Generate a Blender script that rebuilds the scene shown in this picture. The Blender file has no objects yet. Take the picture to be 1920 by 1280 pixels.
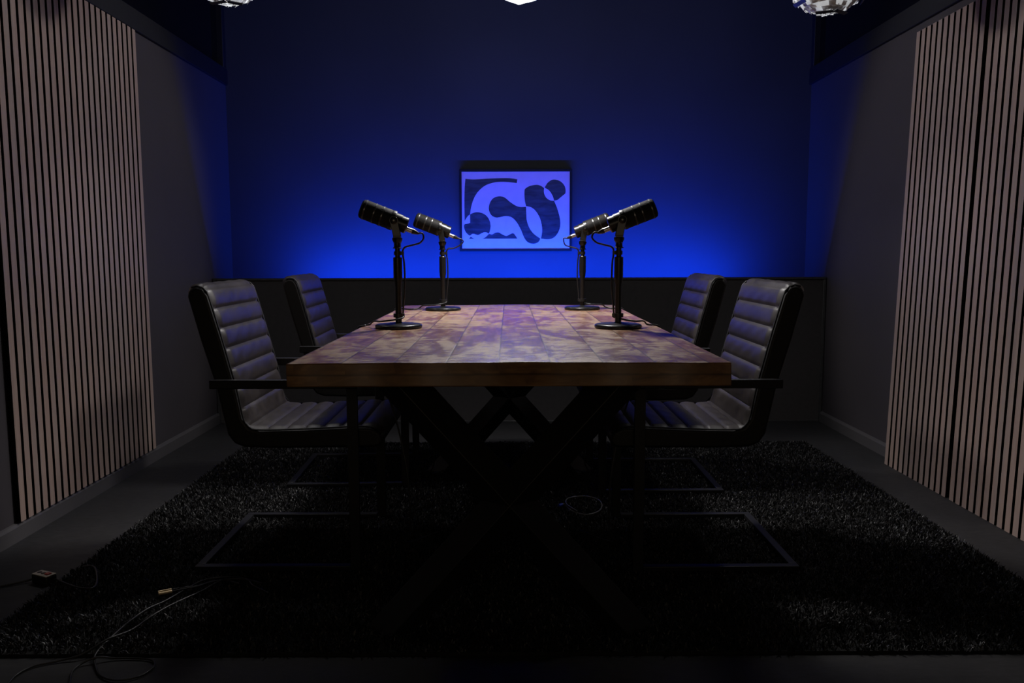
import bpy, math, random
import numpy as np
from mathutils import Vector, Matrix
random.seed(7)
C = bpy.context.scene.collection
PI = math.pi

# ------------------------------------------------------------ helpers
class MB:
    """collects shapes and links them as ONE mesh object"""
    def __init__(s): s.v = []; s.f = []
    def add(s, v, f):
        n = len(s.v); s.v += [tuple(p) for p in v]; s.f += [tuple(i + n for i in q) for q in f]; return s
    def box(s, x0, x1, y0, y1, z0, z1, M=None):
        v = [Vector(p) for p in ((x0,y0,z0),(x1,y0,z0),(x1,y1,z0),(x0,y1,z0),(x0,y0,z1),(x1,y0,z1),(x1,y1,z1),(x0,y1,z1))]
        if M: v = [M @ p for p in v]
        return s.add(v, [(0,3,2,1),(4,5,6,7),(0,1,5,4),(1,2,6,5),(2,3,7,6),(3,0,4,7)])
    def bar(s, a, b, w, h, up=(0,0,1), twist=0):
        a = Vector(a); b = Vector(b); d = (b-a).normalized(); up = Vector(up)
        x = d.cross(up).normalized(); y = x.cross(d)
        if twist:
            R = Matrix.Rotation(twist, 3, d); x = R @ x; y = R @ y
        v = []
        for p in (a, b):
            for i, j in ((-1,-1),(1,-1),(1,1),(-1,1)): v.append(p + x*w/2*i + y*h/2*j)
        return s.add(v, [(0,1,2,3),(7,6,5,4),(0,4,5,1),(1,5,6,2),(2,6,7,3),(3,7,4,0)])
    def tube(s, pts, r, n=10, cap=True):
        pts = [Vector(p) for p in pts]; m = len(pts)
        R = r if isinstance(r, (list, tuple)) else [r]*m
        v = []; nrm = None
        for i, p in enumerate(pts):
            t = (pts[min(i+1,m-1)] - pts[max(i-1,0)]).normalized()
            if nrm is None:
                nrm = t.cross(Vector((0,0,1)))
                if nrm.length < 1e-3: nrm = t.cross(Vector((1,0,0)))
            nrm = (nrm - t*nrm.dot(t)).normalized(); bn = t.cross(nrm)
            for k in range(n):
                a = 2*PI*k/n; v.append(p + (nrm*math.cos(a) + bn*math.sin(a))*R[i])
        f = [(i*n+k, i*n+(k+1)%n, (i+1)*n+(k+1)%n, (i+1)*n+k) for i in range(m-1) for k in range(n)]
        if cap: f += [tuple(range(n-1,-1,-1)), tuple((m-1)*n+k for k in range(n))]
        return s.add(v, f)
    def lathe(s, prof, n=32, M=None):
        """prof: (r, h) list about +Z"""
        v = []
        for r, h in prof:
            for k in range(n):
                a = 2*PI*k/n; p = Vector((r*math.cos(a), r*math.sin(a), h)); v.append(M @ p if M else p)
        m = len(prof)
        f = [(i*n+k, i*n+(k+1)%n, (i+1)*n+(k+1)%n, (i+1)*n+k) for i in range(m-1) for k in range(n)]
        f += [tuple(range(n-1,-1,-1)), tuple((m-1)*n+k for k in range(n))]
        return s.add(v, f)
    def prism(s, poly, y0, y1):
        """poly: (x, z) outline extruded along Y"""
        n = len(poly)
        v = [(x,y0,z) for x,z in poly] + [(x,y1,z) for x,z in poly]
        return s.add(v, [tuple(range(n)), tuple(range(2*n-1,n-1,-1))] + [(i,(i+n),(i+1)%n+n,(i+1)%n) for i in range(n)])
    def build(s, name, mat, parent=None, smooth=None, bevel=0, seg=2):
        me = bpy.data.meshes.new(name); me.from_pydata(s.v, [], s.f); me.update()
        import bmesh
        bm = bmesh.new(); bm.from_mesh(me); bmesh.ops.recalc_face_normals(bm, faces=bm.faces); bm.to_mesh(me); bm.free()
        me.materials.append(mat)
        if smooth is not None:
            me.shade_smooth(); me.set_sharp_from_angle(angle=math.radians(smooth))
        o = bpy.data.objects.new(name, me); C.objects.link(o)
        if parent: o.parent = parent
        if bevel:
            b = o.modifiers.new('bevel', 'BEVEL'); b.width = bevel; b.segments = seg; b.limit_method = 'ANGLE'; b.angle_limit = math.radians(35)
            if smooth is None: me.shade_smooth(); me.set_sharp_from_angle(angle=math.radians(50))
        return o

def spline(pts, k=8, closed=False):
    P = [Vector(p) for p in pts]; n = len(P); out = []
    for i in range(n if closed else n-1):
        p1, p2 = P[i], P[(i+1) % n]
        p0 = P[(i-1) % n] if (closed or i > 0) else p1*2-p2
        p3 = P[(i+2) % n] if (closed or i+2 < n) else p2*2-p1
        for j in range(k):
            t = j/k
            out.append(0.5*((2*p1)+(p2-p0)*t+(2*p0-5*p1+4*p2-p3)*t*t+(-p0+3*p1-3*p2+p3)*t**3))
    if not closed: out.append(P[-1])
    return out

def tag(o, label=None, cat=None, group=None, kind=None):
    if label: o['label'] = label
    if cat: o['category'] = cat
    if group: o['group'] = group
    if kind: o['kind'] = kind
    return o
def thing(name, label, cat, loc=(0,0,0), rz=0, group=None):
    o = bpy.data.objects.new(name, None); C.objects.link(o); o.location = loc; o.rotation_euler = (0,0,rz)
    o.empty_display_size = .05
    return tag(o, label, cat, group)
def copy_tree(o, parent=None):
    c = o.copy(); C.objects.link(c); c.parent = parent
    for ch in [x for x in bpy.data.objects if x.parent == o]: copy_tree(ch, c)
    return c
def struct(name, mb, mat, **k):
    o = mb.build(name, mat, **k); o['kind'] = 'structure'; return o

# ------------------------------------------------------------ materials
class NT:
    def __init__(s, name):
        s.m = bpy.data.materials.new(name); s.m.use_nodes = True; s.t = s.m.node_tree; s.b = s.t.nodes['Principled BSDF']
        s.tc = s.t.nodes.new('ShaderNodeTexCoord').outputs['Object']
    def n(s, typ, **k):
        o = s.t.nodes.new(typ)
        for a, v in k.items():
            if a.startswith('i_'): o.inputs[a[2:].replace('_',' ')].default_value = v
            else: setattr(o, a, v)
        return o
    def l(s, a, b): s.t.links.new(a, b)
    def mapping(s, scale, src=None):
        m = s.n('ShaderNodeMapping'); m.inputs['Scale'].default_value = scale; s.l(src or s.tc, m.inputs['Vector']); return m.outputs[0]
    def noise(s, scale, vec=None, detail=4, rough=.5, dist=0):
        o = s.n('ShaderNodeTexNoise'); o.inputs['Scale'].default_value = scale; o.inputs['Detail'].default_value = detail
        o.inputs['Roughness'].default_value = rough; o.inputs['Distortion'].default_value = dist
        s.l(vec or s.tc, o.inputs['Vector']); return o.outputs['Fac']
    def ramp(s, fac, stops):
        r = s.n('ShaderNodeValToRGB'); s.l(fac, r.inputs[0]); e = r.color_ramp.elements
        while len(e) > 1: e.remove(e[-1])
        e[0].position = stops[0][0]; e[0].color = stops[0][1] if len(stops[0][1]) == 4 else (*stops[0][1], 1)
        for p, c in stops[1:]:
            x = e.new(p); x.color = c if len(c) == 4 else (*c, 1)
        return r.outputs[0]
    def mix(s, fac, a, b, mode='MIX'):
        m = s.n('ShaderNodeMix', data_type='RGBA', blend_type=mode)
        for sock, v in ((m.inputs[0], fac), (m.inputs[6], a), (m.inputs[7], b)):
            if hasattr(v, 'is_output'): s.l(v, sock)
            elif isinstance(v, (int, float)): sock.default_value = v
            else: sock.default_value = (*v, 1) if len(v) == 3 else v
        return m.outputs[2]
    def math(s, op, a, b=0, c=0):
        m = s.n('ShaderNodeMath', operation=op)
        for i, v in enumerate((a, b, c)):
            if hasattr(v, 'is_output'): s.l(v, m.inputs[i])
            else: m.inputs[i].default_value = v
        return m.outputs[0]
    def col(s, c):
        if hasattr(c, 'is_output'): s.l(c, s.b.inputs['Base Color'])
        else: s.b.inputs['Base Color'].default_value = (*c, 1)
        return s
    def rough(s, r):
        if hasattr(r, 'is_output'): s.l(r, s.b.inputs['Roughness'])
        else: s.b.inputs['Roughness'].default_value = r
        return s
    def bump(s, h, strength=.3, dist=.002):
        b = s.n('ShaderNodeBump'); b.inputs['Strength'].default_value = strength; b.inputs['Distance'].default_value = dist
        s.l(h, b.inputs['Height']); s.l(b.outputs[0], s.b.inputs['Normal']); return s

def simple(name, c, r=.5, metal=0, spec=.5, nscale=60, var=.15, bump=.1):
    t = NT(name); f = t.noise(nscale)
    a = tuple(x*(1-var) for x in c); b = tuple(min(1, x*(1+var)) for x in c)
    t.col(t.ramp(f, [(.35, a), (.65, b)])).rough(r); t.b.inputs['Metallic'].default_value = metal
    t.b.inputs['Specular IOR Level'].default_value = spec
    if bump: t.bump(t.noise(nscale*6), bump, .0005)
    return t.m

def wall_mat(name, c, r=.75):
    t = NT(name); f = t.noise(1.3, detail=5)
    t.col(t.ramp(f, [(.3, tuple(x*.88 for x in c)), (.7, tuple(x*1.1 for x in c))])).rough(r)
    t.b.inputs['Specular IOR Level'].default_value = .3
    v = t.noise(90, t.mapping((1,1,.6)), detail=6, rough=.6)
    t.bump(v, .35, .0012); return t.m

M = {}
M['wall'] = wall_mat('grey_wall_paint', (.060,.053,.060))
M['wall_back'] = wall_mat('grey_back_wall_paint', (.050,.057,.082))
M['skirting'] = wall_mat('skirting_paint', (.095,.09,.095), .5)
M['ceiling'] = wall_mat('dark_ceiling_paint', (.06,.06,.065))
M['black_frame'] = simple('dark_window_frame_lacquer', (.014,.014,.016), .5)
M['metal'] = simple('black_powder_coated_steel', (.016,.016,.018), .42, nscale=200)
M['table_steel'] = simple('black_table_leg_steel', (.012,.012,.012), .5, nscale=120)
M['mic'] = simple('black_microphone_enamel', (.012,.012,.013), .32, spec=.5, nscale=300)
M['mic_ring'] = simple('grey_satin_ring', (.14,.14,.14), .3, metal=.8)
M['silver'] = simple('nickel_connector', (.62,.60,.57), .28, metal=1)
M['brass'] = simple('gold_plated_plug', (.75,.58,.34), .35, metal=.7)
M['rubber'] = simple('black_cable_rubber', (.018,.018,.019), .42, nscale=200)
M['felt'] = simple('black_felt_backing', (.006,.006,.006), .95, spec=.1, nscale=300, bump=.3)
M['cream'] = simple('cream_plastic', (.55,.5,.42), .4)
M['red'] = simple('red_plastic', (.5,.1,.08), .4)
M['blue_plastic'] = simple('blue_plastic', (.02,.05,.5), .4)
M['art_frame'] = simple('black_picture_frame', (.010,.010,.012), .6, spec=.25)
M['paper'] = simple('pale_art_paper', (.74,.50,.64), .6, nscale=20, var=.03, bump=.05)
t = NT('dark_painted_shapes'); f = t.noise(9, t.mapping((1,1,5)), detail=5, dist=.6)
t.col(t.ramp(f, [(.3,(.012,.014,.02)),(.7,(.05,.055,.07))])).rough(.6); M['ink'] = t.m
# honeycomb of the microphone grille
t = NT('black_perforated_grille'); v = t.n('ShaderNodeTexVoronoi'); v.inputs['Scale'].default_value = 420; t.l(t.tc, v.inputs['Vector'])
t.col(t.ramp(v.outputs['Distance'], [(.2,(.002,.002,.002)),(.5,(.016,.015,.015))])).rough(.6); t.b.inputs['Specular IOR Level'].default_value = .2; t.bump(v.outputs['Distance'], .6, .0008); M['grille'] = t.m
# leather
t = NT('dark_brown_leather'); f = t.noise(6, detail=6, rough=.6); g = t.noise(45, detail=3)
c1 = t.ramp(f, [(.35,(.016,.012,.012)),(.55,(.027,.021,.020)),(.72,(.045,.037,.035))])
t.col(t.mix(.35, c1, t.ramp(g, [(.4,(.016,.013,.012)),(.6,(.036,.029,.027))])))
t.rough(t.ramp(f, [(.3,(.38,)*3),(.7,(.50,)*3)])); t.b.inputs['Specular IOR Level'].default_value = .5
v = t.n('ShaderNodeTexVoronoi'); v.inputs['Scale'].default_value = 350; t.l(t.tc, v.inputs['Vector']); t.bump(v.outputs['Distance'], .18, .0006); M['leather'] = t.m
M['shell'] = simple('black_leather_side', (.010,.009,.009), .55, nscale=100)
M['stitch'] = simple('grey_thread', (.12,.10,.09), .7)
# slats
t = NT('smoked_oak_slats'); t.tc = t.n('ShaderNodeNewGeometry').outputs['Position']
sep = t.n('ShaderNodeSeparateXYZ'); t.l(t.tc, sep.inputs[0])
idx = t.math('FLOOR', t.math('MULTIPLY', t.math('ADD', sep.outputs['Y'], .003), 1/.04612))
wn = t.n('ShaderNodeTexWhiteNoise', noise_dimensions='1D'); t.l(idx, wn.inputs['W'])
f = t.noise(4, t.mapping((8,14,.6)), detail=6, rough=.6, dist=.4)
fine = t.noise(14, t.mapping((10,30,.5)), detail=5)
base = t.ramp(f, [(.3,(.36,.235,.19)),(.55,(.44,.31,.26)),(.75,(.45,.36,.30))])
base = t.mix(.35, base, t.ramp(fine, [(.35,(.26,.19,.165)),(.65,(.43,.335,.295))]))
base = t.mix(t.math('MULTIPLY', wn.outputs['Value'], .45), base, (.30,.255,.235))
t.col(base).rough(.55); t.bump(fine, .15, .0005); M['slat'] = t.m
# floor
t = NT('dark_grey_floor'); f = t.noise(3, detail=6); g = t.noise(22, t.mapping((1,2.5,1)), detail=8, rough=.7)
t.col(t.mix(.5, t.ramp(f, [(.3,(.017,.017,.018)),(.7,(.030,.029,.030))]), t.ramp(g, [(.35,(.010,.010,.011)),(.65,(.042,.041,.043))])))
t.rough(.62); t.bump(g, .35, .0015); M['floor'] = t.m
# rug fibre
t = NT('black_shag_fibre'); f = t.noise(160, detail=2)
t.col(t.ramp(f, [(.35,(.004,.004,.0045)),(.6,(.011,.011,.012)),(.8,(.085,.085,.085))])).rough(.5); M['pile'] = t.m
M['rugbase'] = simple('black_rug_backing', (.008,.008,.008), .95)
# rough mango planks
t = NT('reclaimed_mango_wood')
sep = t.n('ShaderNodeSeparateXYZ'); t.l(t.tc, sep.inputs[0]); X, Y, Z = sep.outputs
PW = .118
pi_ = t.math('FLOOR', t.math('DIVIDE', t.math('ADD', X, 2.03), PW))
w1 = t.n('ShaderNodeTexWhiteNoise', noise_dimensions='1D'); t.l(pi_, w1.inputs['W'])
yo = t.math('ADD', t.math('DIVIDE', Y, 1.35), t.math('MULTIPLY', w1.outputs['Value'], 3.7))
pj = t.math('FLOOR', yo)
w2 = t.n('ShaderNodeTexWhiteNoise', noise_dimensions='1D'); t.l(t.math('ADD', t.math('MULTIPLY', pi_, 17.3), pj), w2.inputs['W']); rnd = w2.outputs['Value']
# each board gets its own slice of the grain
comb = t.n('ShaderNodeCombineXYZ'); t.l(X, comb.inputs[0]); t.l(Y, comb.inputs[1]); t.l(t.math('ADD', Z, t.math('MULTIPLY', rnd, 9)), comb.inputs[2]); bv = comb.outputs[0]
grain = t.noise(5, t.mapping((9,1.1,2), bv), detail=8, rough=.62, dist=.8)
saw = t.noise(9, t.mapping((2.2,13,1), bv), detail=10, rough=.8)
patch = t.noise(4.2, t.mapping((1.9,.8,1), bv), detail=12, rough=.74, dist=.5)
wood = t.ramp(grain, [(.28,(.075,.030,.013)),(.45,(.18,.075,.032)),(.62,(.29,.14,.065)),(.8,(.40,.23,.13))])
wood = t.mix(t.math('MULTIPLY', rnd, .55), wood, (.15,.058,.026))
pale = t.ramp(saw, [(.36,(.14,.075,.04)),(.47,(.36,.25,.16)),(.56,(.52,.41,.29)),(.68,(.70,.60,.47))])
pm = t.ramp(t.math('ADD', t.math('MULTIPLY', patch, .75), t.math('MULTIPLY', saw, .55)), [(.63,(0,0,0)),(.70,(1,1,1))])
wood2 = t.mix(t.math('MULTIPLY', pm, .62), wood, pale)
fx = t.math('FRACT', t.math('DIVIDE', t.math('ADD', X, 2.03), PW)); ex = t.math('MINIMUM', fx, t.math('SUBTRACT', 1, fx))
fy = t.math('FRACT', yo); ey = t.math('MULTIPLY', t.math('MINIMUM', fy, t.math('SUBTRACT', 1, fy)), 11)
edge = t.ramp(t.math('MINIMUM', ex, ey), [(0,(.25,)*3),(.03,(1,)*3)])
kn = t.n('ShaderNodeTexVoronoi'); kn.inputs['Scale'].default_value = 3.1; t.l(t.mapping((1.5,1,1), bv), kn.inputs['Vector'])
knot = t.ramp(kn.outputs['Distance'], [(.02,(.14,.08,.06)),(.05,(1,1,1))])
t.col(t.mix(1, t.mix(1, wood2, edge, 'MULTIPLY'), knot, 'MULTIPLY'))
t.rough(t.ramp(t.math('ADD', t.math('MULTIPLY', pm, .7), t.math('MULTIPLY', saw, .3)), [(.1,(.29,)*3),(.8,(.50,)*3)]))
t.b.inputs['Specular IOR Level'].default_value = .6
t.bump(t.math('ADD', saw, t.math('MULTIPLY', edge, .6)), .28, .002); M['wood'] = t.m
# edge of the slab: two glued layers of oiled end grain
t = NT('oiled_mango_end_grain')
sep = t.n('ShaderNodeSeparateXYZ'); t.l(t.tc, sep.inputs[0]); X, Y, Z = sep.outputs
lay = t.math('GREATER_THAN', Z, -.0265)
pi_ = t.math('FLOOR', t.math('ADD', t.math('DIVIDE', t.math('ADD', X, t.math('MULTIPLY', Y, .9)), .118), t.math('MULTIPLY', lay, .45)))
w1 = t.n('ShaderNodeTexWhiteNoise', noise_dimensions='2D'); comb = t.n('ShaderNodeCombineXYZ'); t.l(pi_, comb.inputs[0]); t.l(lay, comb.inputs[1]); t.l(comb.outputs[0], w1.inputs['Vector']); r = w1.outputs['Value']
comb = t.n('ShaderNodeCombineXYZ'); t.l(X, comb.inputs[0]); t.l(t.math('ADD', Y, t.math('MULTIPLY', r, 7)), comb.inputs[1]); t.l(Z, comb.inputs[2])
g = t.noise(9, t.mapping((1,1,3.2), comb.outputs[0]), detail=6, dist=1.6)
c0 = t.ramp(g, [(.3,(.10,.045,.018)),(.5,(.21,.10,.038)),(.68,(.36,.19,.075))])
c0 = t.mix(t.math('MULTIPLY', r, .5), c0, (.28,.155,.06))
ln = t.ramp(t.math('ABSOLUTE', t.math('ADD', Z, .0265)), [(0,(.4,)*3),(.0013,(1,)*3)])
t.col(t.mix(1, c0, ln, 'MULTIPLY')).rough(.42); t.bump(g, .12, .001); M['wood_edge'] = t.m
# window glass: dark room behind
t = NT('dark_window_glass'); t.col((.004,.004,.005)).rough(.04); M['glass'] = t.m
# lamps
def emis(name, c, s, base=(.8,.8,.8), r=.4):
    t = NT(name); t.col(base).rough(r); t.b.inputs['Emission Color'].default_value = (*c, 1); t.b.inputs['Emission Strength'].default_value = s; return t.m
M['lamp_on'] = emis('lit_lamp_facets', (.93,1,.99), 7.5)
M['petal'] = simple('white_lamp_petals', (.80,.79,.80), .22, spec=.6, nscale=80, var=.06)
M['petal_glow'] = emis('softly_lit_petal', (.93,.97,1), .34)
M['led'] = emis('blue_led_strip', (.0,.05,1), 30)

# ------------------------------------------------------------ room
XL, XR, YB, YP, YF, ZC = -1.739, 1.8665, 5.10, 4.735, -1.6, 2.95
ZW = 2.045
struct('floor', MB().box(XL-.1, XR+.1, YF-.1, YB+.1, -.1, 0), M['floor'])
struct('ceiling', MB().box(XL-.1, XR+.1, YF-.1, YB+.1, ZC, ZC+.1), M['ceiling'])
struct('wall_back', MB().box(XL-.1, XR+.1, YB, YB+.1, 0, ZC), M['wall_back'])
struct('wall_front', MB().box(XL-.1, XR+.1, YF-.1, YF, 0, ZC), M['wall'])
struct('wall_left', MB().box(XL-.1, XL, YF, YB, 0, ZW), M['wall'])
struct('wall_right', MB().box(XR, XR+.1, YF, YB, 0, ZW), M['wall'])
struct('trim_1', MB().box(XL-.1, XL, YF, YB, 2.75, ZC), M['ceiling'])
struct('trim_2', MB().box(XR, XR+.1, YF, YB, 2.75, ZC), M['ceiling'])
def baseboard(name, x, s, y0, y1):
    p = [(x,0),(x+s*.014,0),(x+s*.014,.052),(x+s*.008,.062),(x,.064)]
    struct(name, MB().prism(p, y0, y1), M['skirting'])
baseboard('baseboard_left', XL, 1, YF, YP)
baseboard('baseboard_right', XR, -1, YF, YP)
def window(name, x, s, y0):
    # s: direction into the room
    root = bpy.data.objects.new(name, None); C.objects.link(root); root['kind'] = 'structure'
    def bx(nm, x0, x1, a, b, z0, z1, mat):
        o = MB().box(min(x0,x1), max(x0,x1), a, b, z0, z1).build(nm, mat, root, bevel=.003)
    bx('window_sill_rail', x-s*.06, x+s*.016, y0, YB, ZW-.012, ZW+.085, M['black_frame'])
    bx('window_head_rail', x-s*.06, x+s*.012, y0, YB, 2.70, 2.76, M['black_frame'])
    for yy in (YB-.05, 3.30, 1.5, y0):
        bx('window_post', x-s*.055, x+s*.010, yy, yy+.05, ZW+.08, 2.71, M['black_frame'])
    bx('pane', x-s*.035, x-s*.025, y0, YB, ZW+.05, 2.74, M['glass'])
window('window_1', XL, 1, -.3); window('window_2', XR, -1, -.3)

# ------------------------------------------------------------ half height panel in front of the back wall
pr = thing('partition_panel', 'low charcoal upholstered panel standing across the back of the room behind the chairs', 'panel', (0,YP,0))
x0, x1, hp = XL+.004, XR-.004, .862
MB().box(x0+.014, x1-.014, .004, .045, .012, hp-.012).build('panel_board', simple('charcoal_panel_fabric', (.060,.055,.057), .8, nscale=40, var=.06, bump=.1), pr)
fr = MB(); fr.box(x0,x1,-.003,.05,hp-.013,hp); fr.box(x0,x0+.015,-.003,.05,0,hp-.013); fr.box(x1-.015,x1,-.003,.05,0,hp-.013); fr.box(x0+.015,x1-.015,-.001,.05,0,.013)
fr.build('panel_frame', simple('dark_panel_edging', (.06,.06,.063), .4), pr, bevel=.002)
LX0, LX1 = -1.26, 1.40

led = MB().box(LX0,LX1,.050,.062,.788,.812).build('light_strip', M['metal'], pr)
MB().box(LX0+.01,LX1-.01,.0621,.0650,.794,.806).build('diodes', M['led'], led)

# ------------------------------------------------------------ slat panels
SP, SW = .04612, .0305
def slat_panel(xw, s, y0, n, z0, z1, label, proud=.021, lean=0):
    root = thing('slat_panel', label, 'wall panel', (xw, y0, z0), 0, 'slatted wood panels on the side walls')
    H = z1-z0; L = n*SP-(SP-SW); root.rotation_euler = (0, lean, 0)
    def bx(mb, a, b, ya, yb): mb.box(min(s*a,s*b), max(s*a,s*b), ya, yb, 0, H)
    m = MB(); bx(m, .0015, proud-.0125, 0, L); m.build('felt_backing', M['felt'], root)
    m = MB()
    for i in range(n): bx(m, proud-.012, proud, i*SP, i*SP+SW)
    o = m.build('slats', M['slat'], root); o.data.materials.append(M['felt'])
    for p in o.data.polygons:
        if abs(p.normal.x) < .5: p.material_index = 1
slat_panel(XL, 1, 3.848-24*SP+(SP-SW), 12, .068, 2.028, 'slatted oak panel on the left wall, the one nearer the power socket block')
slat_panel(XL, 1, 3.848-12*SP+(SP-SW), 12, .068, 2.028, 'slatted oak panel on the left wall, the one nearer the blue corner')
slat_panel(XR-.055, -1, 3.758-12*SP+(SP-SW), 12, .001, 1.99, 'slatted oak panel leaning on the right wall, the far one beside the bare wall', .021, .0265)
slat_panel(XR-.055, -1, 3.758-24*SP+(SP-SW)-.014, 12, .001, 1.99, 'slatted oak panel leaning on the right wall, cut off by the edge of the photo', .021, .0265)

# ------------------------------------------------------------ picture
AS = .70/1355
ar = thing('framed_picture', 'black framed abstract print of dark rounded shapes on a pale sheet, on the blue wall', 'picture', (.043, YB, 1.2705))
FW, FH, FT = .70, .505, .022
fr = MB(); e = .0145
fr.box(-FW/2,FW/2,-FT,-.001,FH/2-e,FH/2); fr.box(-FW/2,FW/2,-FT,-.001,-FH/2,-FH/2+e)
fr.box(-FW/2,-FW/2+e,-FT,-.001,-FH/2+e,FH/2-e); fr.box(FW/2-e,FW/2,-FT,-.001,-FH/2+e,FH/2-e)
fr.build('frame', M['art_frame'], ar, bevel=.001)
pp = MB().box(-FW/2+e,FW/2-e,-.016,-.012,-FH/2+e,FH/2-e).build('print', M['paper'], ar)
def shape(segs):
    """segs: list of runs between sharp corners"""
    out = []
    for sg in segs:
        q = spline([(x,y,0) for x,y in sg], 6); out += q[:-1]
    return [((p.x-807)*AS, (666-p.y)*AS) for p in out]
S = []
S.append([[(203,290),(300,297),(450,290),(600,283),(730,283),(827,297)],[(827,297),(820,340)],[(820,340),(700,328),(600,327),(520,340),(440,370),(370,425),(320,490),(285,570),(265,650),(255,712)],[(255,712),(222,740),(190,790)],[(190,790),(188,600),(193,400),(203,290)]])
S.append([[(255,712),(300,692),(350,686),(410,700),(460,735),(492,790),(503,850),(495,905),(482,942)],[(482,942),(440,925),(400,935),(350,958),(290,945),(250,968)],[(250,968),(215,940),(190,900),(180,850),(190,828)],[(190,828),(225,822),(255,812)],[(255,812),(255,712)]])
S.append([[(402,1003),(440,985),(482,945)],[(482,945),(520,952),(560,932),(600,928),(640,950),(690,970),(730,955),(770,938),(795,955),(827,1003)],[(827,1003),(402,1003)]])
S.append([[(238,1003),(262,980)],[(262,980),(305,1003)],[(305,1003),(238,1003)]])
S.append([[(932,622),(935,700),(942,790),(975,880),(1030,950),(1105,1003)],[(1105,1003),(1080,1045),(1020,1066),(950,1045),(905,985),(870,900),(820,810),(760,750),(690,733),(620,745),(570,750),(515,725),(483,660),(490,590),(530,525),(600,498),(670,510),(740,565),(810,610),(870,625),(932,622)]])
S.append([[(932,615),(915,540),(912,440),(925,405),(980,375),(1060,362),(1110,375),(1148,400)],[(1148,400),(1148,460),(1175,515),(1220,545),(1270,552)],[(1270,552),(1310,650),(1340,760),(1345,850),(1320,930),(1270,990),(1200,1012),(1112,1003)],[(1112,1003),(1125,920),(1120,840),(1095,750),(1045,670),(990,628),(932,615)]])
S.append([[(1155,395),(1190,340),(1240,305),(1290,302),(1350,325),(1395,375),(1408,430),(1405,465)],[(1405,465),(1350,510),(1310,542),(1270,550)],[(1270,550),(1250,490),(1210,430),(1155,395)]])
m = MB()
for sg in S: m.prism(shape(sg), -.0166, -.0162)
m.build('painted_shapes', M['ink'], pp)

# ------------------------------------------------------------ table
TZ = .757; TY0, TY1, TT = 1.79, 3.85, .0527
tb = thing('dining_table', 'long reclaimed wood table on black crossed steel legs in the middle of the room', 'table', (0, 0, 0))
NX, NY = 120, 10
def fy(x):   # live edge, front
    return .020*math.exp(-((x-.0)/.33)**2) + .007*math.sin(x*17+.6)*math.exp(-((x+.12)/.28)**2) + .003*math.sin(x*41)
def by(x): return .055*math.exp(-((x-.02)/.30)**2) + .012*math.sin(x*15+1)
def topmesh():
    v = []; f = []
    for i in range(NX+1):
        x = -.5+i/NX
        for j in range(NY+1):
            y = TY0+(TY1-TY0)*j/NY
            w = max(0, 1-j/1.0) if j < 1 else 0
            y += fy(x) if j == 0 else (by(x) if j == NY else 0)
            v.append((x, y, 0))
    for i in range(NX):
        for j in range(NY):
            a = i*(NY+1)+j; f.append((a, a+NY+1, a+NY+2, a+1))
    return v, f
v, f = topmesh()
me = bpy.data.meshes.new('tabletop'); nb = len(v)
vb = [(x, (y if 0 < k % (NY+1) < NY else (TY0-.001 if k % (NY+1) == 0 else TY1+.03+.4*(y-TY1))), -TT) for k, (x, y, z) in enumerate(v)]
F = list(f); F += [tuple(i+nb for i in reversed(q)) for q in f]
mi = [0]*len(f)+[1]*len(f)
def side(a, b): F.append((a, b, b+nb, a+nb)); mi.append(1)
for i in range(NX): side((i+1)*(NY+1), i*(NY+1)); side(i*(NY+1)+NY, (i+1)*(NY+1)+NY)
for j in range(NY): side(j, j+1); side(NX*(NY+1)+j+1, NX*(NY+1)+j)
me.from_pydata(v+vb, [], F); me.update()
import bmesh
bm = bmesh.new(); bm.from_mesh(me); bmesh.ops.recalc_face_normals(bm, faces=bm.faces); bm.to_mesh(me); bm.free()
me.materials.append(M['wood']); me.materials.append(M['wood_edge'])
for p in me.polygons:
    p.material_index = 0 if p.normal.z > .7 else 1
o = bpy.data.objects.new('tabletop', me); C.objects.link(o); o.parent = tb; o.location = (0,0,TZ)
b = o.modifiers.new('bevel','BEVEL'); b.width = .0025; b.segments = 2; b.limit_method = 'ANGLE'; b.angle_limit = math.radians(50)
me.shade_smooth(); me.set_sharp_from_angle(angle=math.radians(40))
zt = TZ-TT
for yy in (2.06, 3.62):
    xf = MB()
    s_ = .079
    zx = .345
    for sx in (-1, 1):
        a = (sx*-.302, yy, zt-.008); b_ = (sx*.302, yy, .02)
        xf.bar(a, b_, s_, s_, up=(0,1,0), twist=PI/4)
    # trim bar ends flat to floor and underside by clamping
    vv = []
    for (x, y, z) in xf.v:
        dz = 0
        if z < .3:
            k = (z-.008)/1.128; x2 = x + (k if x > 0 else -k); vv.append((x2, y, .008))
        else:
            k = (zt-.006-z)/1.128; x2 = x + (k if x > 0 else -k); vv.append((x2, y, zt-.006))
    xf.v = vv
    lg = xf.build('crossed_leg', M['table_steel'], tb, bevel=.002)
    MB().box(-.40,.40,yy-.06,yy+.06,zt-.006,zt-.0002).build('mounting_plate', M['table_steel'], lg)

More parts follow.
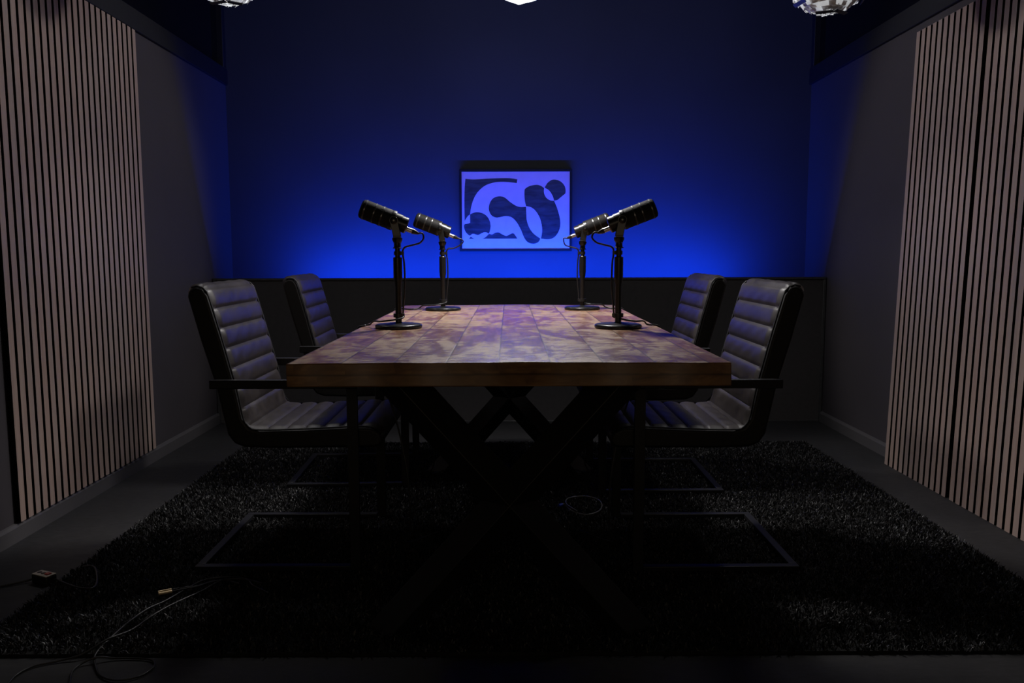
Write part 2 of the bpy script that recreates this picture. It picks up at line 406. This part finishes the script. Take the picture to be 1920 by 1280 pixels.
# ------------------------------------------------------------ chairs
W2 = .230
inner = [(-.505,.858),(-.497,.876),(-.478,.886),(-.456,.880),(-.443,.858),(-.405,.72),(-.368,.57),(-.350,.475),(-.330,.446),(-.298,.437),(-.15,.440),(0,.447),(.050,.445),(.078,.430),(.086,.408)]
outer = [(.080,.388),(.06,.383),(-.25,.381),(-.345,.384),(-.378,.396),(-.398,.425),(-.408,.47),(-.43,.58),(-.47,.72)]
def arclen(P):
    L = [0]
    for a, b in zip(P, P[1:]): L.append(L[-1]+(b-a).length)
    return L
def make_chair():
    root = thing('armchair', '-', 'chair')
    MB().prism([(u,z) for u,z in inner+outer], -W2, W2).build('shell', M['shell'], root, bevel=.009, seg=3)
    P = [Vector((p.x, 0, p.z)) for p in spline([(u,0,z) for u,z in inner], 14)]
    L = arclen(P); TL = L[-1]
    # position of the corner between seat and back
    ic = min(range(len(P)), key=lambda i: (P[i]-Vector((-.334,0,.449))).length); LC = L[ic]
    def at(s):
        s = max(0, min(TL, s))
        for i in range(len(L)-1):
            if L[i+1] >= s: break
        t = (s-L[i])/max(1e-9, L[i+1]-L[i]); p = P[i].lerp(P[i+1], t)
        d = (P[min(i+2,len(P)-1)]-P[max(i-1,0)]).normalized(); return p, Vector((-d.z, 0, d.x))
    def pad(name, s0, s1, cuts):
        wy = W2-.006; NV = 26; rows = []
        S_ = []; 
        for a, b in zip(cuts, cuts[1:]):
            for k in range(10): S_.append((a+(b-a)*k/10, a, b))
        S_.append((cuts[-1], cuts[-2], cuts[-1]))
        mb = MB(); v = []
        for s, a, b in S_:
            p, n = at(s)
            q = (s-a)/(b-a); bul = .003+.0085*(max(0, math.sin(PI*q))**.36)
            for j in range(NV+1):
                y = -wy+2*wy*j/NV; e_ = min(1, (wy-abs(y))/.016); h = bul*math.sqrt(max(0, 1-(1-e_)**2))
                wr = .0008*math.sin(y*60+s*90)*math.sin(s*37)
                v.append(p + n*(h-.001+wr*e_) + Vector((0,y,0)))
        m_ = len(S_); f = [(i*(NV+1)+j, i*(NV+1)+j+1, (i+1)*(NV+1)+j+1, (i+1)*(NV+1)+j) for i in range(m_-1) for j in range(NV)]
        mb.add(v, f); o = mb.build(name, M['leather'], root, smooth=70)
        return o
    # make sure normals point out of the seat
    nb_ = 8; c0 = [.004+ (LC-.004)*k/nb_ for k in range(nb_+1)]
    bk = pad('backrest', 0, LC, c0)
    ns = 6; last = TL-.004; fr_ = .085
    c1 = [LC+(last-fr_-LC)*k/ns for k in range(ns+1)]+[last]
    st = pad('seat', LC, last, c1)
    for par, a, b in ((bk, .0, LC), (st, LC, TL)):
        for sy in (-1, 1):
            pts = []
            k = 30
            for i in range(k+1):
                p, n = at(a+.03*(par is bk)+(b-a-.03*(par is bk)-.02*(par is st))*i/k); pts.append(p+n*.003+Vector((0, sy*(W2-.003), 0)))
            MB().tube(pts, .0028, 6).build('piping', M['shell'], par, smooth=60)
    FO = .268; bt = .014  # frame half width and bar thickness
    for sy in (-1, 1):
        y0, y1 = sorted((sy*FO, sy*(FO-bt)))
        MB().box(-.432,.0165,min(y0,y1)-(.008 if sy<0 else 0),max(y0,y1)+(.008 if sy>0 else 0),.577,.604).build('armrest', M['metal'], root, bevel=.0025)
        MB().box(-.0165,.0165,y0,y1,.0,.577).build('front_leg', M['metal'], root, bevel=.002)
        MB().tube([(-.395, sy*(W2-.004), .588),(-.395, sy*(FO-bt+.001), .588)], .011, 12).build('fixing_bolt', M['metal'], root, smooth=40)
    mb = MB(); mb.box(-.505,-.0165,-FO,-FO+.026,0,.014); mb.box(-.505,-.0165,FO-.026,FO,0,.014); mb.box(-.505,-.479,-FO+.026,FO-.026,0,.014)
    mb.build('sled_base', M['metal'], root, bevel=.002)
    return root
ch = make_chair()
RZ = .016
spots = [(-.483, 2.705, .0, 'armchair on the left side of the table at the end nearer the camera'),
         (-.452, 3.630, .03, 'armchair on the left side of the table at the end nearer the blue wall'),
         (.400, 2.690, PI, 'armchair on the right side of the table at the end nearer the camera'),
         (.382, 3.510, PI, 'armchair on the right side of the table at the end nearer the blue wall')]
for i, (x, y, a, lab) in enumerate(spots):
    o = ch if i == 0 else copy_tree(ch)
    o.location = (x, y, RZ); o.rotation_euler = (0,0,a); tag(o, lab, 'chair', 'leather armchairs around the table')

# ------------------------------------------------------------ microphones
OX = -.009
PV = .352   # pivot height above table
TLT = math.radians(21)
def make_mic():
    root = thing('microphone', '-', 'microphone')
    # axis: front at -X, up by TLT
    ax = Matrix.Translation((OX,0,PV)) @ Matrix.Rotation(-PI/2+TLT, 4, 'Y')
    R = .0315
    body = [(0,-.046),(.022,-.046),(.0265,-.043),(.0265,-.023),(.0285,-.0225),(.0285,-.001),(.0325,0),(.0330,.002),(.0330,.012),(.0325,.0135),(0,.0136)]
    b_ = MB().lathe(body, 40, ax).build('body', M['mic'], root, smooth=35)
    gr = MB(); gr.lathe([(0,.0137),(.0322,.0137),(.0322,.104),(.0300,.111),(.024,.115),(0,.1165)], 40, ax)
    g_ = gr.build('grille', M['grille'], root, smooth=35)
    for h in (.040, .066, .098): MB().lathe([(.0318,h),(.0336,h+.001),(.0336,h+.0045),(.0318,h+.0055)], 40, ax).build('grille_ring', M['mic_ring'], g_, smooth=35)
    tr = MB(); tr.lathe([(.0324,.0008),(.0337,.0015),(.0337,.003),(.0324,.0036)], 40, ax); tr.build('trim_ring', M['mic_ring'], b_, smooth=35)
    # yoke
    yk = MB()
    for s in (-1, 1):
        yk.prism([(-.013+OX,PV-.004),(-.010+OX,PV+.010),(OX,PV+.014),(.010+OX,PV+.010),(.013+OX,PV-.004),(.0125,PV-.05),(-.0125,PV-.05)], s*.0345, s*.0385)
    yk.box(-.0125,.0125,-.0385,.0385,PV-.055,PV-.0495)
    yo = yk.build('yoke', M['mic'], root, bevel=.001)
    for s in (-1, 1): MB().lathe([(0,.0386),(.012,.0386),(.0125,.042),(.0125,.045),(.009,.047),(0,.0472)], 24, Matrix.Translation((OX,0,PV)) @ Matrix.Rotation(-s*PI/2, 4, 'X')).build('pivot_knob', M['mic'], yo, smooth=35)
    for s in (-1, 1):
        kc = MB()
        Mx = Matrix.Translation((OX,0,PV)) @ Matrix.Rotation(-s*PI/2, 4, 'X'); kc.lathe([(.0118,.0430),(.0134,.0432),(.0134,.0444),(.0118,.0446)], 24, Mx)
        kc.lathe([(0,.0470),(.0032,.0470),(.0028,.0480),(0,.0482)], 12, Mx)
        kc.build('knob_rim', M['mic_ring'], yo, smooth=35)
    MB().lathe([(0,PV-.060-.012),(.012,PV-.072),(.0165,PV-.062),(.017,PV-.055),(0,PV-.0549)], 24).build('stand_adapter', M['mic'], root, smooth=35)
    # pole sections
    MB().lathe([(0,.012),(.0105,.012),(.0105,.135),(.014,.160),(.0145,.165),(.0145,.232),(.013,.234),(0,.2341)], 24).build('pole_sleeve', M['mic'], root, smooth=30)
    MB().lathe([(0,.234),(.0085,.234),(.0085,.262),(0,.2621)], 20).build('upper_pole', M['mic'], root, smooth=30)
    MB().lathe([(0,.262),(.015,.262),(.015,.2645),(.0125,.2655),(.0115,.268),(.0115,.2795),(0,.28)], 24).build('clutch', M['mic'], root, smooth=30)
    MB().lathe([(.0,.0),(.073,.0),(.077,.0025),(.078,.006),(.077,.0105),(.072,.0135),(.05,.0155),(.020,.018),(.0125,.019),(0,.019)], 64).build('stand_base', M['mic'], root, smooth=50)
    return root
def make_clip(x, z, r):
    return MB().box(-.0, .0, 0,0,0,0)
mic = make_mic()
# plug position in mic space (rear of the body)
def micpt(h, off=0, y=0):
    a = TLT
    d = Vector((-math.cos(a), 0, math.sin(a))); n = Vector((math.sin(a), 0, math.cos(a)))
    return Vector((OX,0,PV)) + d*h + n*off + Vector((0,y,0))
mics = [(-.367, 2.672, math.radians(6), 'large black microphone on the left of the table nearest the camera', 'left', 0),
        (-.288, 3.515, math.radians(4), 'smaller looking black microphone on the far left of the table, beside the picture', 'left', 1),
        (.360, 2.655, PI-math.radians(6), 'large black microphone on the right of the table nearest the camera', 'right', 2),
        (.322, 3.545, PI-math.radians(4), 'smaller looking black microphone on the far right of the table, beside the picture', 'right', 3)]
cab_labels = ['black cable plugged into the near left microphone and dropping over the left table edge',
              'black cable plugged into the far left microphone and dropping over the left table edge',
              'black cable plugged into the near right microphone and dropping over the right table edge',
              'black cable plugged into the far right microphone and dropping over the right table edge']
for x, y, a, lab, sd, k in mics:
    o = mic if k == 0 else copy_tree(mic)
    o.location = (x, y, TZ); o.rotation_euler = (0,0,a); tag(o, lab, 'microphone', 'microphones on the table')
    R = Matrix.Translation((x,y,TZ)) @ Matrix.Rotation(a, 4, 'Z')
    def w(p): return R @ Vector(p)
    cb = thing('microphone_cable', cab_labels[k], 'cable', (0,0,0), 0, 'microphone cables')
    p0 = micpt(-.0465, -.010); d = (micpt(-1)-micpt(0)).normalized()
    MB().tube([w(p0), w(p0+d*.019)], .0080, 20).build('connector', M['silver'], cb, smooth=30)
    q = [p0+d*.0192, p0+d*.024, p0+d*.033, p0+d*.041]
    MB().tube([w(i) for i in q], [.0088,.0088,.0065,.0036], 16).build('strain_relief', M['rubber'], cb, smooth=40)
    e0 = p0+d*.040
    # down the pole
    dz = {0:(0,0), 1:(.004,-.004), 2:(.002,.0), 3:(-.004,0)}[k]
    path = [e0, Vector((.0815,0,PV-.040+dz[1])), Vector((.086+dz[0],0,PV-.055)), Vector((.074,0,PV-.071)), Vector((.048,0,PV-.079+dz[1])), Vector((.026,0,PV-.085)), Vector((.0175,0,.256)), Vector((.0175,0,.240)),
            Vector((.021,0,.215)), Vector((.0225,0,.165)), Vector((.021,0,.12)), Vector((.0165,0,.075)), Vector((.014,0,.045)), Vector((.010,-.016,.033))]
    sgn = -1 if sd == 'left' else 1
    W = [w(p) for p in path]
    ex = sgn*.5   # table edge
    yb = y + {0:-.02,1:-.0,2:.0,3:-.02}[k]
    tx = TZ+.0035
    if k in (0, 2):
        W += [Vector((x+sgn*.045, y-.045, TZ+.026)), Vector((x+sgn*.085, y+.010, TZ+.0215)), Vector((x+sgn*.100, y+.03, tx+.006)), Vector((x+sgn*.118, y+.05, tx+.0015))]
    else:
        W += [Vector((x+sgn*.03, y-.035, TZ+.026)), Vector((x+sgn*.085, y-.010, TZ+.022)), Vector((x+sgn*.105, y+.01, tx+.006)), Vector((x+sgn*.14, y+.0, tx+.001))]
    W += [Vector((ex-sgn*.012, yb+.06, tx+.001)), Vector((ex+sgn*.010, yb+.062, TZ-.004)), Vector((ex+sgn*.0115, yb+.06, TZ-.045)), Vector((ex-sgn*.02, yb+.05, TZ-.14)), Vector((ex-sgn*.10, yb, .52)),
          Vector((ex-sgn*.16, yb-.05, .30)), Vector((ex-sgn*.17, yb-.06, .10)), Vector((ex-sgn*.15, yb-.02, .034)), Vector((ex-sgn*.25, yb+.10, .030))]
    MB().tube(spline(W, 7), .0030, 8).build('cord', M['rubber'], cb, smooth=60)
    for zc, xc, rr in ((.247, .012, .0095), (.030+.012, .006, .0145)):
        # clip hugging the pole
        cl = MB(); Mx = R @ Matrix.Translation((0,0,zc)); cl.lathe([(rr-.001,-.0065),(rr+.0025,-.0065),(rr+.0025,.0065),(rr-.001,.0065)], 20, Mx)
        cl.box(rr-.002, .021 if zc > .2 else .020, -.004, .004, -.006, .006, Mx)
        cl.build('cable_clip', M['rubber'], cb, smooth=40)

# ------------------------------------------------------------ pendants
def sphere_dir(th, ph): return Vector((math.sin(th)*math.cos(ph), math.sin(th)*math.sin(ph), math.cos(th)))
PY = 3.30
def cordset(root, z, top, r=.0028):
    MB().tube([(0,0,z),(0,0,top)], r, 8).build('hanging_cord', M['rubber'], root)
    MB().lathe([(0,top-.025),(.045,top-.025),(.05,top-.02),(.05,top),(0,top)], 24).build('ceiling_rose', M['metal'], root, smooth=30)
def petal_lamp(x, zb, r, label, seed):
    rnd = random.Random(seed); zc = zb+r
    root = thing('pendant_lamp', label, 'lamp', (x, PY, zc), 0, 'petal shaded lamps either side')
    MB().lathe([(.001,-r*.86),(r*.5,-r*.70),(r*.86,0),(r*.5,r*.7),(.001,r*.86)], 24).build('inner_shade', M['petal'], root, smooth=60)
    for mat, sel, nm in ((M['petal'], 0, 'petals'), (M['petal_glow'], 1, 'glowing_petals')):
        rnd2 = random.Random(seed); mb = MB(); rows = 21
        for i in range(rows):
            th = PI*(i+.5)/rows; n = max(4, int(2*PI*math.sin(th)/ (PI/rows) * .95))
            for j in range(n):
                ph = 2*PI*(j+.5*(i%2))/n + rnd2.uniform(-.04,.04); g = rnd2.random() < .55; ti = rnd2.uniform(.12,.5); tw = rnd2.uniform(-.25,.25)
                if g != bool(sel): continue
                d = sphere_dir(th, ph); e1 = Vector((-math.sin(ph), math.cos(ph), 0)); e2 = d.cross(e1)   # e2: toward +theta or -theta
                e2 = (e2*math.cos(ti) + d*math.sin(ti)*(-1 if e2.z > 0 else 1)).normalized()
                e1 = (e1*math.cos(tw)+d*math.sin(tw)).normalized()
                s = r*PI/rows*.72; c = d*r*.93
                nn = e1.cross(e2).normalized()
                v = [c-e1*s-e2*s, c+e1*s-e2*s, c+e1*s*.95+e2*s*.5, c+e2*s*1.15, c-e1*s*.95+e2*s*.5, c+nn*s*.25*(1 if nn.dot(d)>0 else -1)]
                v2 = [p-d*.0012 for p in v[:5]]
                mb.add(v+v2, [(0,1,5),(1,2,5),(2,3,5),(3,4,5),(4,0,5),(10,9,8,7,6)] + [(a,a+6 if False else (a+6),(a+1)%5+6,(a+1)%5) for a in range(5)])
        mb.build(nm, mat, root)
    for ph, th in ((PI*1.36, 2.86), (PI*1.72, 2.84), (PI*1.92, 2.35), (PI*1.05, 2.40)):
        d = sphere_dir(th, ph); e1 = Vector((-math.sin(ph), math.cos(ph), 0)); e2 = d.cross(e1).normalized()
        mb = MB(); c = d*(r*1.045); a = r*.24; b = r*.05; n_ = d*.0012
        mb.add([c-e1*a-e2*b-n_, c+e1*a-e2*b-n_, c+e1*a+e2*b-n_, c-e1*a+e2*b-n_, c-e1*a-e2*b+n_, c+e1*a-e2*b+n_, c+e1*a+e2*b+n_, c-e1*a+e2*b+n_],
               [(0,3,2,1),(4,5,6,7),(0,1,5,4),(1,2,6,5),(2,3,7,6),(3,0,4,7)])
        mb.build('reflector_plate', M['mic_ring'], root)
    cordset(root, r*.85, ZC-zc)
petal_lamp(1.262, 1.936, .172, 'round petal shaded lamp hanging at the top right', 3)
petal_lamp(-1.105, 1.974, .165, 'round petal shaded lamp hanging at the top left, barely in the photo', 11)
r = .19; zb = 1.984
root = thing('globe_lamp', 'brightly lit faceted lamp hanging over the table at the top middle', 'lamp', (.052, PY, zb+r))
bmx = bmesh.new(); bmesh.ops.create_icosphere(bmx, subdivisions=2, radius=r, matrix=Matrix.Rotation(.35, 4, 'Z') @ Matrix.Rotation(.16, 4, 'X'))
me = bpy.data.meshes.new('faceted_globe'); bmx.to_mesh(me); bmx.free(); me.materials.append(M['lamp_on'])
o = bpy.data.objects.new('faceted_globe', me); C.objects.link(o); o.parent = root
zmin = min(v_.co.z for v_ in me.vertices); o.location.z = -r-zmin
mb = MB()
bmx = bmesh.new(); bmx.from_mesh(me)
for e_ in bmx.edges:
    a, b = e_.verts[0].co*1.0, e_.verts[1].co*1.0
    mb.tube([a, b], .0010, 5)
bmx.free()
g_ = mb.build('facet_seams', M['mic_ring'], root); g_.location.z = -r-zmin
cordset(root, r*.9, ZC-(zb+r))

# ------------------------------------------------------------ rug
rg = thing('shag_rug', 'black shaggy rug under the table and chairs', 'rug', (0,0,0))
RX0, RX1, RY0, RY1 = -1.375, 1.560, 1.925, 4.17
MB().box(RX0, RX1, RY0, RY1, 0.0005, .008).build('rug_backing', M['rugbase'], rg)
rs = np.random.RandomState(3); N = 210000
bx_ = rs.uniform(RX0-.002, RX1+.002, N); by_ = rs.uniform(RY0-.002, RY1+.002, N)
ang = rs.uniform(0, 2*PI, N); lean = rs.uniform(.003, .016, N); hh = rs.uniform(.009, .018, N) ; wd = rs.uniform(.0013, .0026, N)
wa = rs.uniform(0, 2*PI, N)
V = np.zeros((N, 5, 3), np.float32)
cx, sx = np.cos(wa)*wd, np.sin(wa)*wd; lx, ly = np.cos(ang)*lean, np.sin(ang)*lean
V[:,0] = np.stack([bx_-cx, by_-sx, np.full(N,.006)], 1); V[:,1] = np.stack([bx_+cx, by_+sx, np.full(N,.006)], 1)
V[:,2] = np.stack([bx_+cx*.8+lx*.4, by_+sx*.8+ly*.4, .006+hh*.7], 1); V[:,3] = np.stack([bx_-cx*.8+lx*.4, by_-sx*.8+ly*.4, .006+hh*.7], 1)
V[:,4] = np.stack([bx_+lx, by_+ly, .006+hh], 1)
me = bpy.data.meshes.new('rug_pile'); me.vertices.add(N*5); me.vertices.foreach_set('co', V.ravel())
idx_ = (np.arange(N)*5)[:,None]
loops = np.concatenate([idx_+np.array([[0,1,2,3]]), idx_+np.array([[3,2,4]])], 1).ravel().astype(np.int32)
me.loops.add(N*7); me.loops.foreach_set('vertex_index', loops); me.polygons.add(N*2)
st_ = np.stack([np.arange(N)*7, np.arange(N)*7+4], 1).ravel().astype(np.int32); tot = np.tile([4,3], N).astype(np.int32)
me.polygons.foreach_set('loop_start', st_); me.polygons.foreach_set('loop_total', tot); me.update(calc_edges=True); me.validate()
me.materials.append(M['pile']); o = bpy.data.objects.new('rug_pile', me); C.objects.link(o); o.parent = rg; o['kind'] = 'stuff'

# ------------------------------------------------------------ cables and bits on the floor
def cable(name, label, pts, r=.0032, grp='loose cables on the floor', parts=()):
    root = thing(name, label, 'cable', tuple(pts[0]), 0, grp); o = Vector(pts[0])
    MB().tube([p-o for p in spline(pts, 10)], r, 8).build('cord', M['rubber'], root, smooth=60)
    return root
FZ = .0045; RZc = .0245
# long cable looping in front of the rug
cable('floor_cable', 'thin black cable coiled in a loop on the floor at the lower left corner',
    [(-.74,2.32,RZc),(-.837,2.365,RZc),(-.918,2.349,RZc),(-.953,2.272,RZc),(-.978,2.199,RZc),(-1.006,2.144,RZc),(-1.02,2.063,RZc),(-1.024,1.976,RZc),(-1.032,1.915,.012),(-1.008,1.868,FZ),(-.973,1.825,FZ),(-.925,1.805,FZ),(-.881,1.824,FZ),(-.867,1.867,FZ),(-.886,1.900,FZ),(-.934,1.910,FZ),(-.985,1.908,FZ+.002),(-1.019,1.898,FZ+.009),(-1.049,1.880,FZ+.002),(-1.053,1.845,FZ),(-1.03,1.79,FZ),(-1.0,1.7,FZ)], .0026)
cable('floor_cable', 'thin black cable curving off the rug into the bottom left corner of the photo',
    [(-.70,2.25,RZc),(-.762,2.304,RZc),(-.795,2.344,RZc+.001),(-.858,2.330,RZc+.007),(-.900,2.265,RZc),(-.944,2.185,RZc),(-.972,2.11,RZc),(-.990,2.02,RZc+.001),(-1.022,1.957,RZc+.006),(-1.065,1.915,.013),(-1.116,1.897,FZ),(-1.159,1.875,FZ),(-1.178,1.838,FZ),(-1.174,1.79,FZ),(-1.16,1.7,FZ)], .0026)
pl = thing('plug_pair', 'pair of gold coloured audio plugs on a thin lead, lying on the rug', 'plug', (-1.000,2.250,.029), math.radians(30))
m = MB()
for dy in (-.007, .007): m.tube([(-.018,dy,0),(.018,dy,0)], .0044, 14)
m.build('plug_sleeves', M['brass'], pl, smooth=40)
m = MB()
for dy in (-.007, .007): m.tube([Vector(p) for p in spline([(.018,dy,0),(.05,dy*.8,.0),(.09,dy*.3,-.002),(.13,.015+dy*.3,-.003),(.17,.01+dy*.3,-.004),(.20,-.04+dy*.3,-.004)], 6)], .0022, 8)
m.build('lead', M['rubber'], pl, smooth=60)
sk = thing('socket_block', 'small cream multi-socket block with a red switch, on the floor by the left wall', 'power strip', (-1.4285,2.386,0), math.radians(-24))
MB().box(-.034,.034,-.018,.018,.002,.028).build('housing', M['rubber'], sk, bevel=.004)
fp = MB().box(-.033,.033,-.017,.017,.0281,.031).build('face_plate', M['cream'], sk, bevel=.001)
for xx in (-.019, -.002): MB().lathe([(0,.0311),(.007,.0311),(.007,.0318),(0,.0318)], 20, Matrix.Translation((xx,0,0))).build('socket', M['rubber'], fp, smooth=30)
MB().box(.011,.026,-.007,.007,.0311,.035).build('switch', M['red'], fp, bevel=.001)
cable('power_lead', 'black lead running from the socket block towards the left edge of the photo', [(-1.460,2.396,.012),(-1.49,2.385,.006),(-1.56,2.34,FZ),(-1.62,2.31,FZ),(-1.69,2.33,FZ)], .0036, None)
cable('power_lead', 'black lead running from the socket block onto the rug', [(-1.397,2.372,.012),(-1.375,2.36,.022),(-1.345,2.33,RZc+.003),(-1.311,2.312,RZc),(-1.268,2.290,RZc),(-1.230,2.289,RZc),(-1.241,2.336,RZc),(-1.294,2.432,RZc),(-1.322,2.458,RZc),(-1.345,2.455,RZc)], .0034, None)
lp = thing('looped_cable', 'loop of thin cable with a blue plug on the rug beside the crossed legs', 'cable', (.285,3.09,.027))
pts = [(-.080,-.028,0),(-.070,-.02,0),(-.050,-.10,0),(-.002,-.150,0),(.050,-.115,0),(.074,-.04,0),(.067,.027,.002),(.026,.070,.003),(-.032,.064,.002),(-.06,.02,.005),(-.062,-.05,.007),(-.03,-.13,.007)]
MB().tube(spline(pts, 8), .0026, 8).build('cord', simple('grey_cable_sheath', (.16,.16,.17), .35), lp, smooth=60)
MB().tube([(-.094,-.040,0),(-.080,-.028,0)], .006, 12).build('blue_plug', M['blue_plastic'], lp, smooth=40)

# ------------------------------------------------------------ lights
def area(name, loc, target, sx, sy, power, col, spread=PI):
    L = bpy.data.lights.new(name, 'AREA'); L.shape = 'RECTANGLE'; L.size = sx; L.size_y = sy; L.energy = power; L.color = col; L.spread = spread
    o = bpy.data.objects.new(name, L); C.objects.link(o); o.location = loc
    o.rotation_euler = (Vector(target)-Vector(loc)).to_track_quat('-Z', 'Y').to_euler(); return o
def spot(name, loc, target, power, col, ang, blend=.6, rad=.05):
    L = bpy.data.lights.new(name, 'SPOT'); L.energy = power; L.color = col; L.spot_size = math.radians(ang); L.spot_blend = blend; L.shadow_soft_size = rad
    o = bpy.data.objects.new(name, L); C.objects.link(o); o.location = loc
    o.rotation_euler = (Vector(target)-Vector(loc)).to_track_quat('-Z', 'Y').to_euler(); return o
area('led_wash', ((LX0+LX1)/2, YP+.072, .806), ((LX0+LX1)/2, YB, 1.06), LX1-LX0, .02, 44, (.004,.058,1))
spot('ceiling_spot', (1.30, 4.12, 2.42), (-1.74, 3.3, 1.05), 68, (1,.95,.94), 54, .4, .12)
spot('ceiling_spot', (-1.15, 4.05, 2.42), (1.84, 3.25, 1.05), 68, (1,.95,.94), 54, .4, .12)

w_ = bpy.data.worlds.new('World'); bpy.context.scene.world = w_; w_.use_nodes = True
w_.node_tree.nodes['Background'].inputs[0].default_value = (.01,.01,.012,1); w_.node_tree.nodes['Background'].inputs[1].default_value = .0

spot('petal_lamp_beam', (1.262, PY, 1.925), (1.20, PY+.2, 0), 15, (1,.97,.98), 112, .9, .07)
spot('petal_lamp_beam', (-1.105, PY, 1.962), (-1.05, PY+.2, 0), 15, (1,.97,.98), 112, .9, .07)
spot('globe_lamp_beam', (.052, PY, 1.975), (.052, PY-.6, 0), 95, (1,.95,.93), 118, .75, .09)
area('front_fill', (0, -1.3, 1.25), (0, 2, .95), 1.4, .5, 3.4, (1,.78,.55))  # warm fill added behind the camera to lift the table's front edge
# ------------------------------------------------------------ camera
f_, p_, yaw, roll = 1511.4, .1079, .0035, -.0023
fw = Vector((math.sin(yaw)*math.cos(p_), math.cos(yaw)*math.cos(p_), -math.sin(p_)))
rt = Vector((math.cos(yaw), -math.sin(yaw), 0)); up = rt.cross(fw)
r2 = rt*math.cos(roll)+up*math.sin(roll); u2 = -rt*math.sin(roll)+up*math.cos(roll)
cam = bpy.data.cameras.new('camera'); co = bpy.data.objects.new('camera', cam); C.objects.link(co)
cam.sensor_width = 36; cam.lens = f_*36/1920; cam.clip_start = .02
mt = Matrix((r2, u2, -fw)).transposed().to_4x4(); mt.translation = Vector((0,0,1.0)); co.matrix_world = mt
sc = bpy.context.scene; sc.camera = co
sc.view_settings.view_transform = 'Standard'; sc.view_settings.look = 'None'; sc.view_settings.gamma = 1; sc.view_settings.use_curve_mapping = False
sc.view_settings.exposure = 0
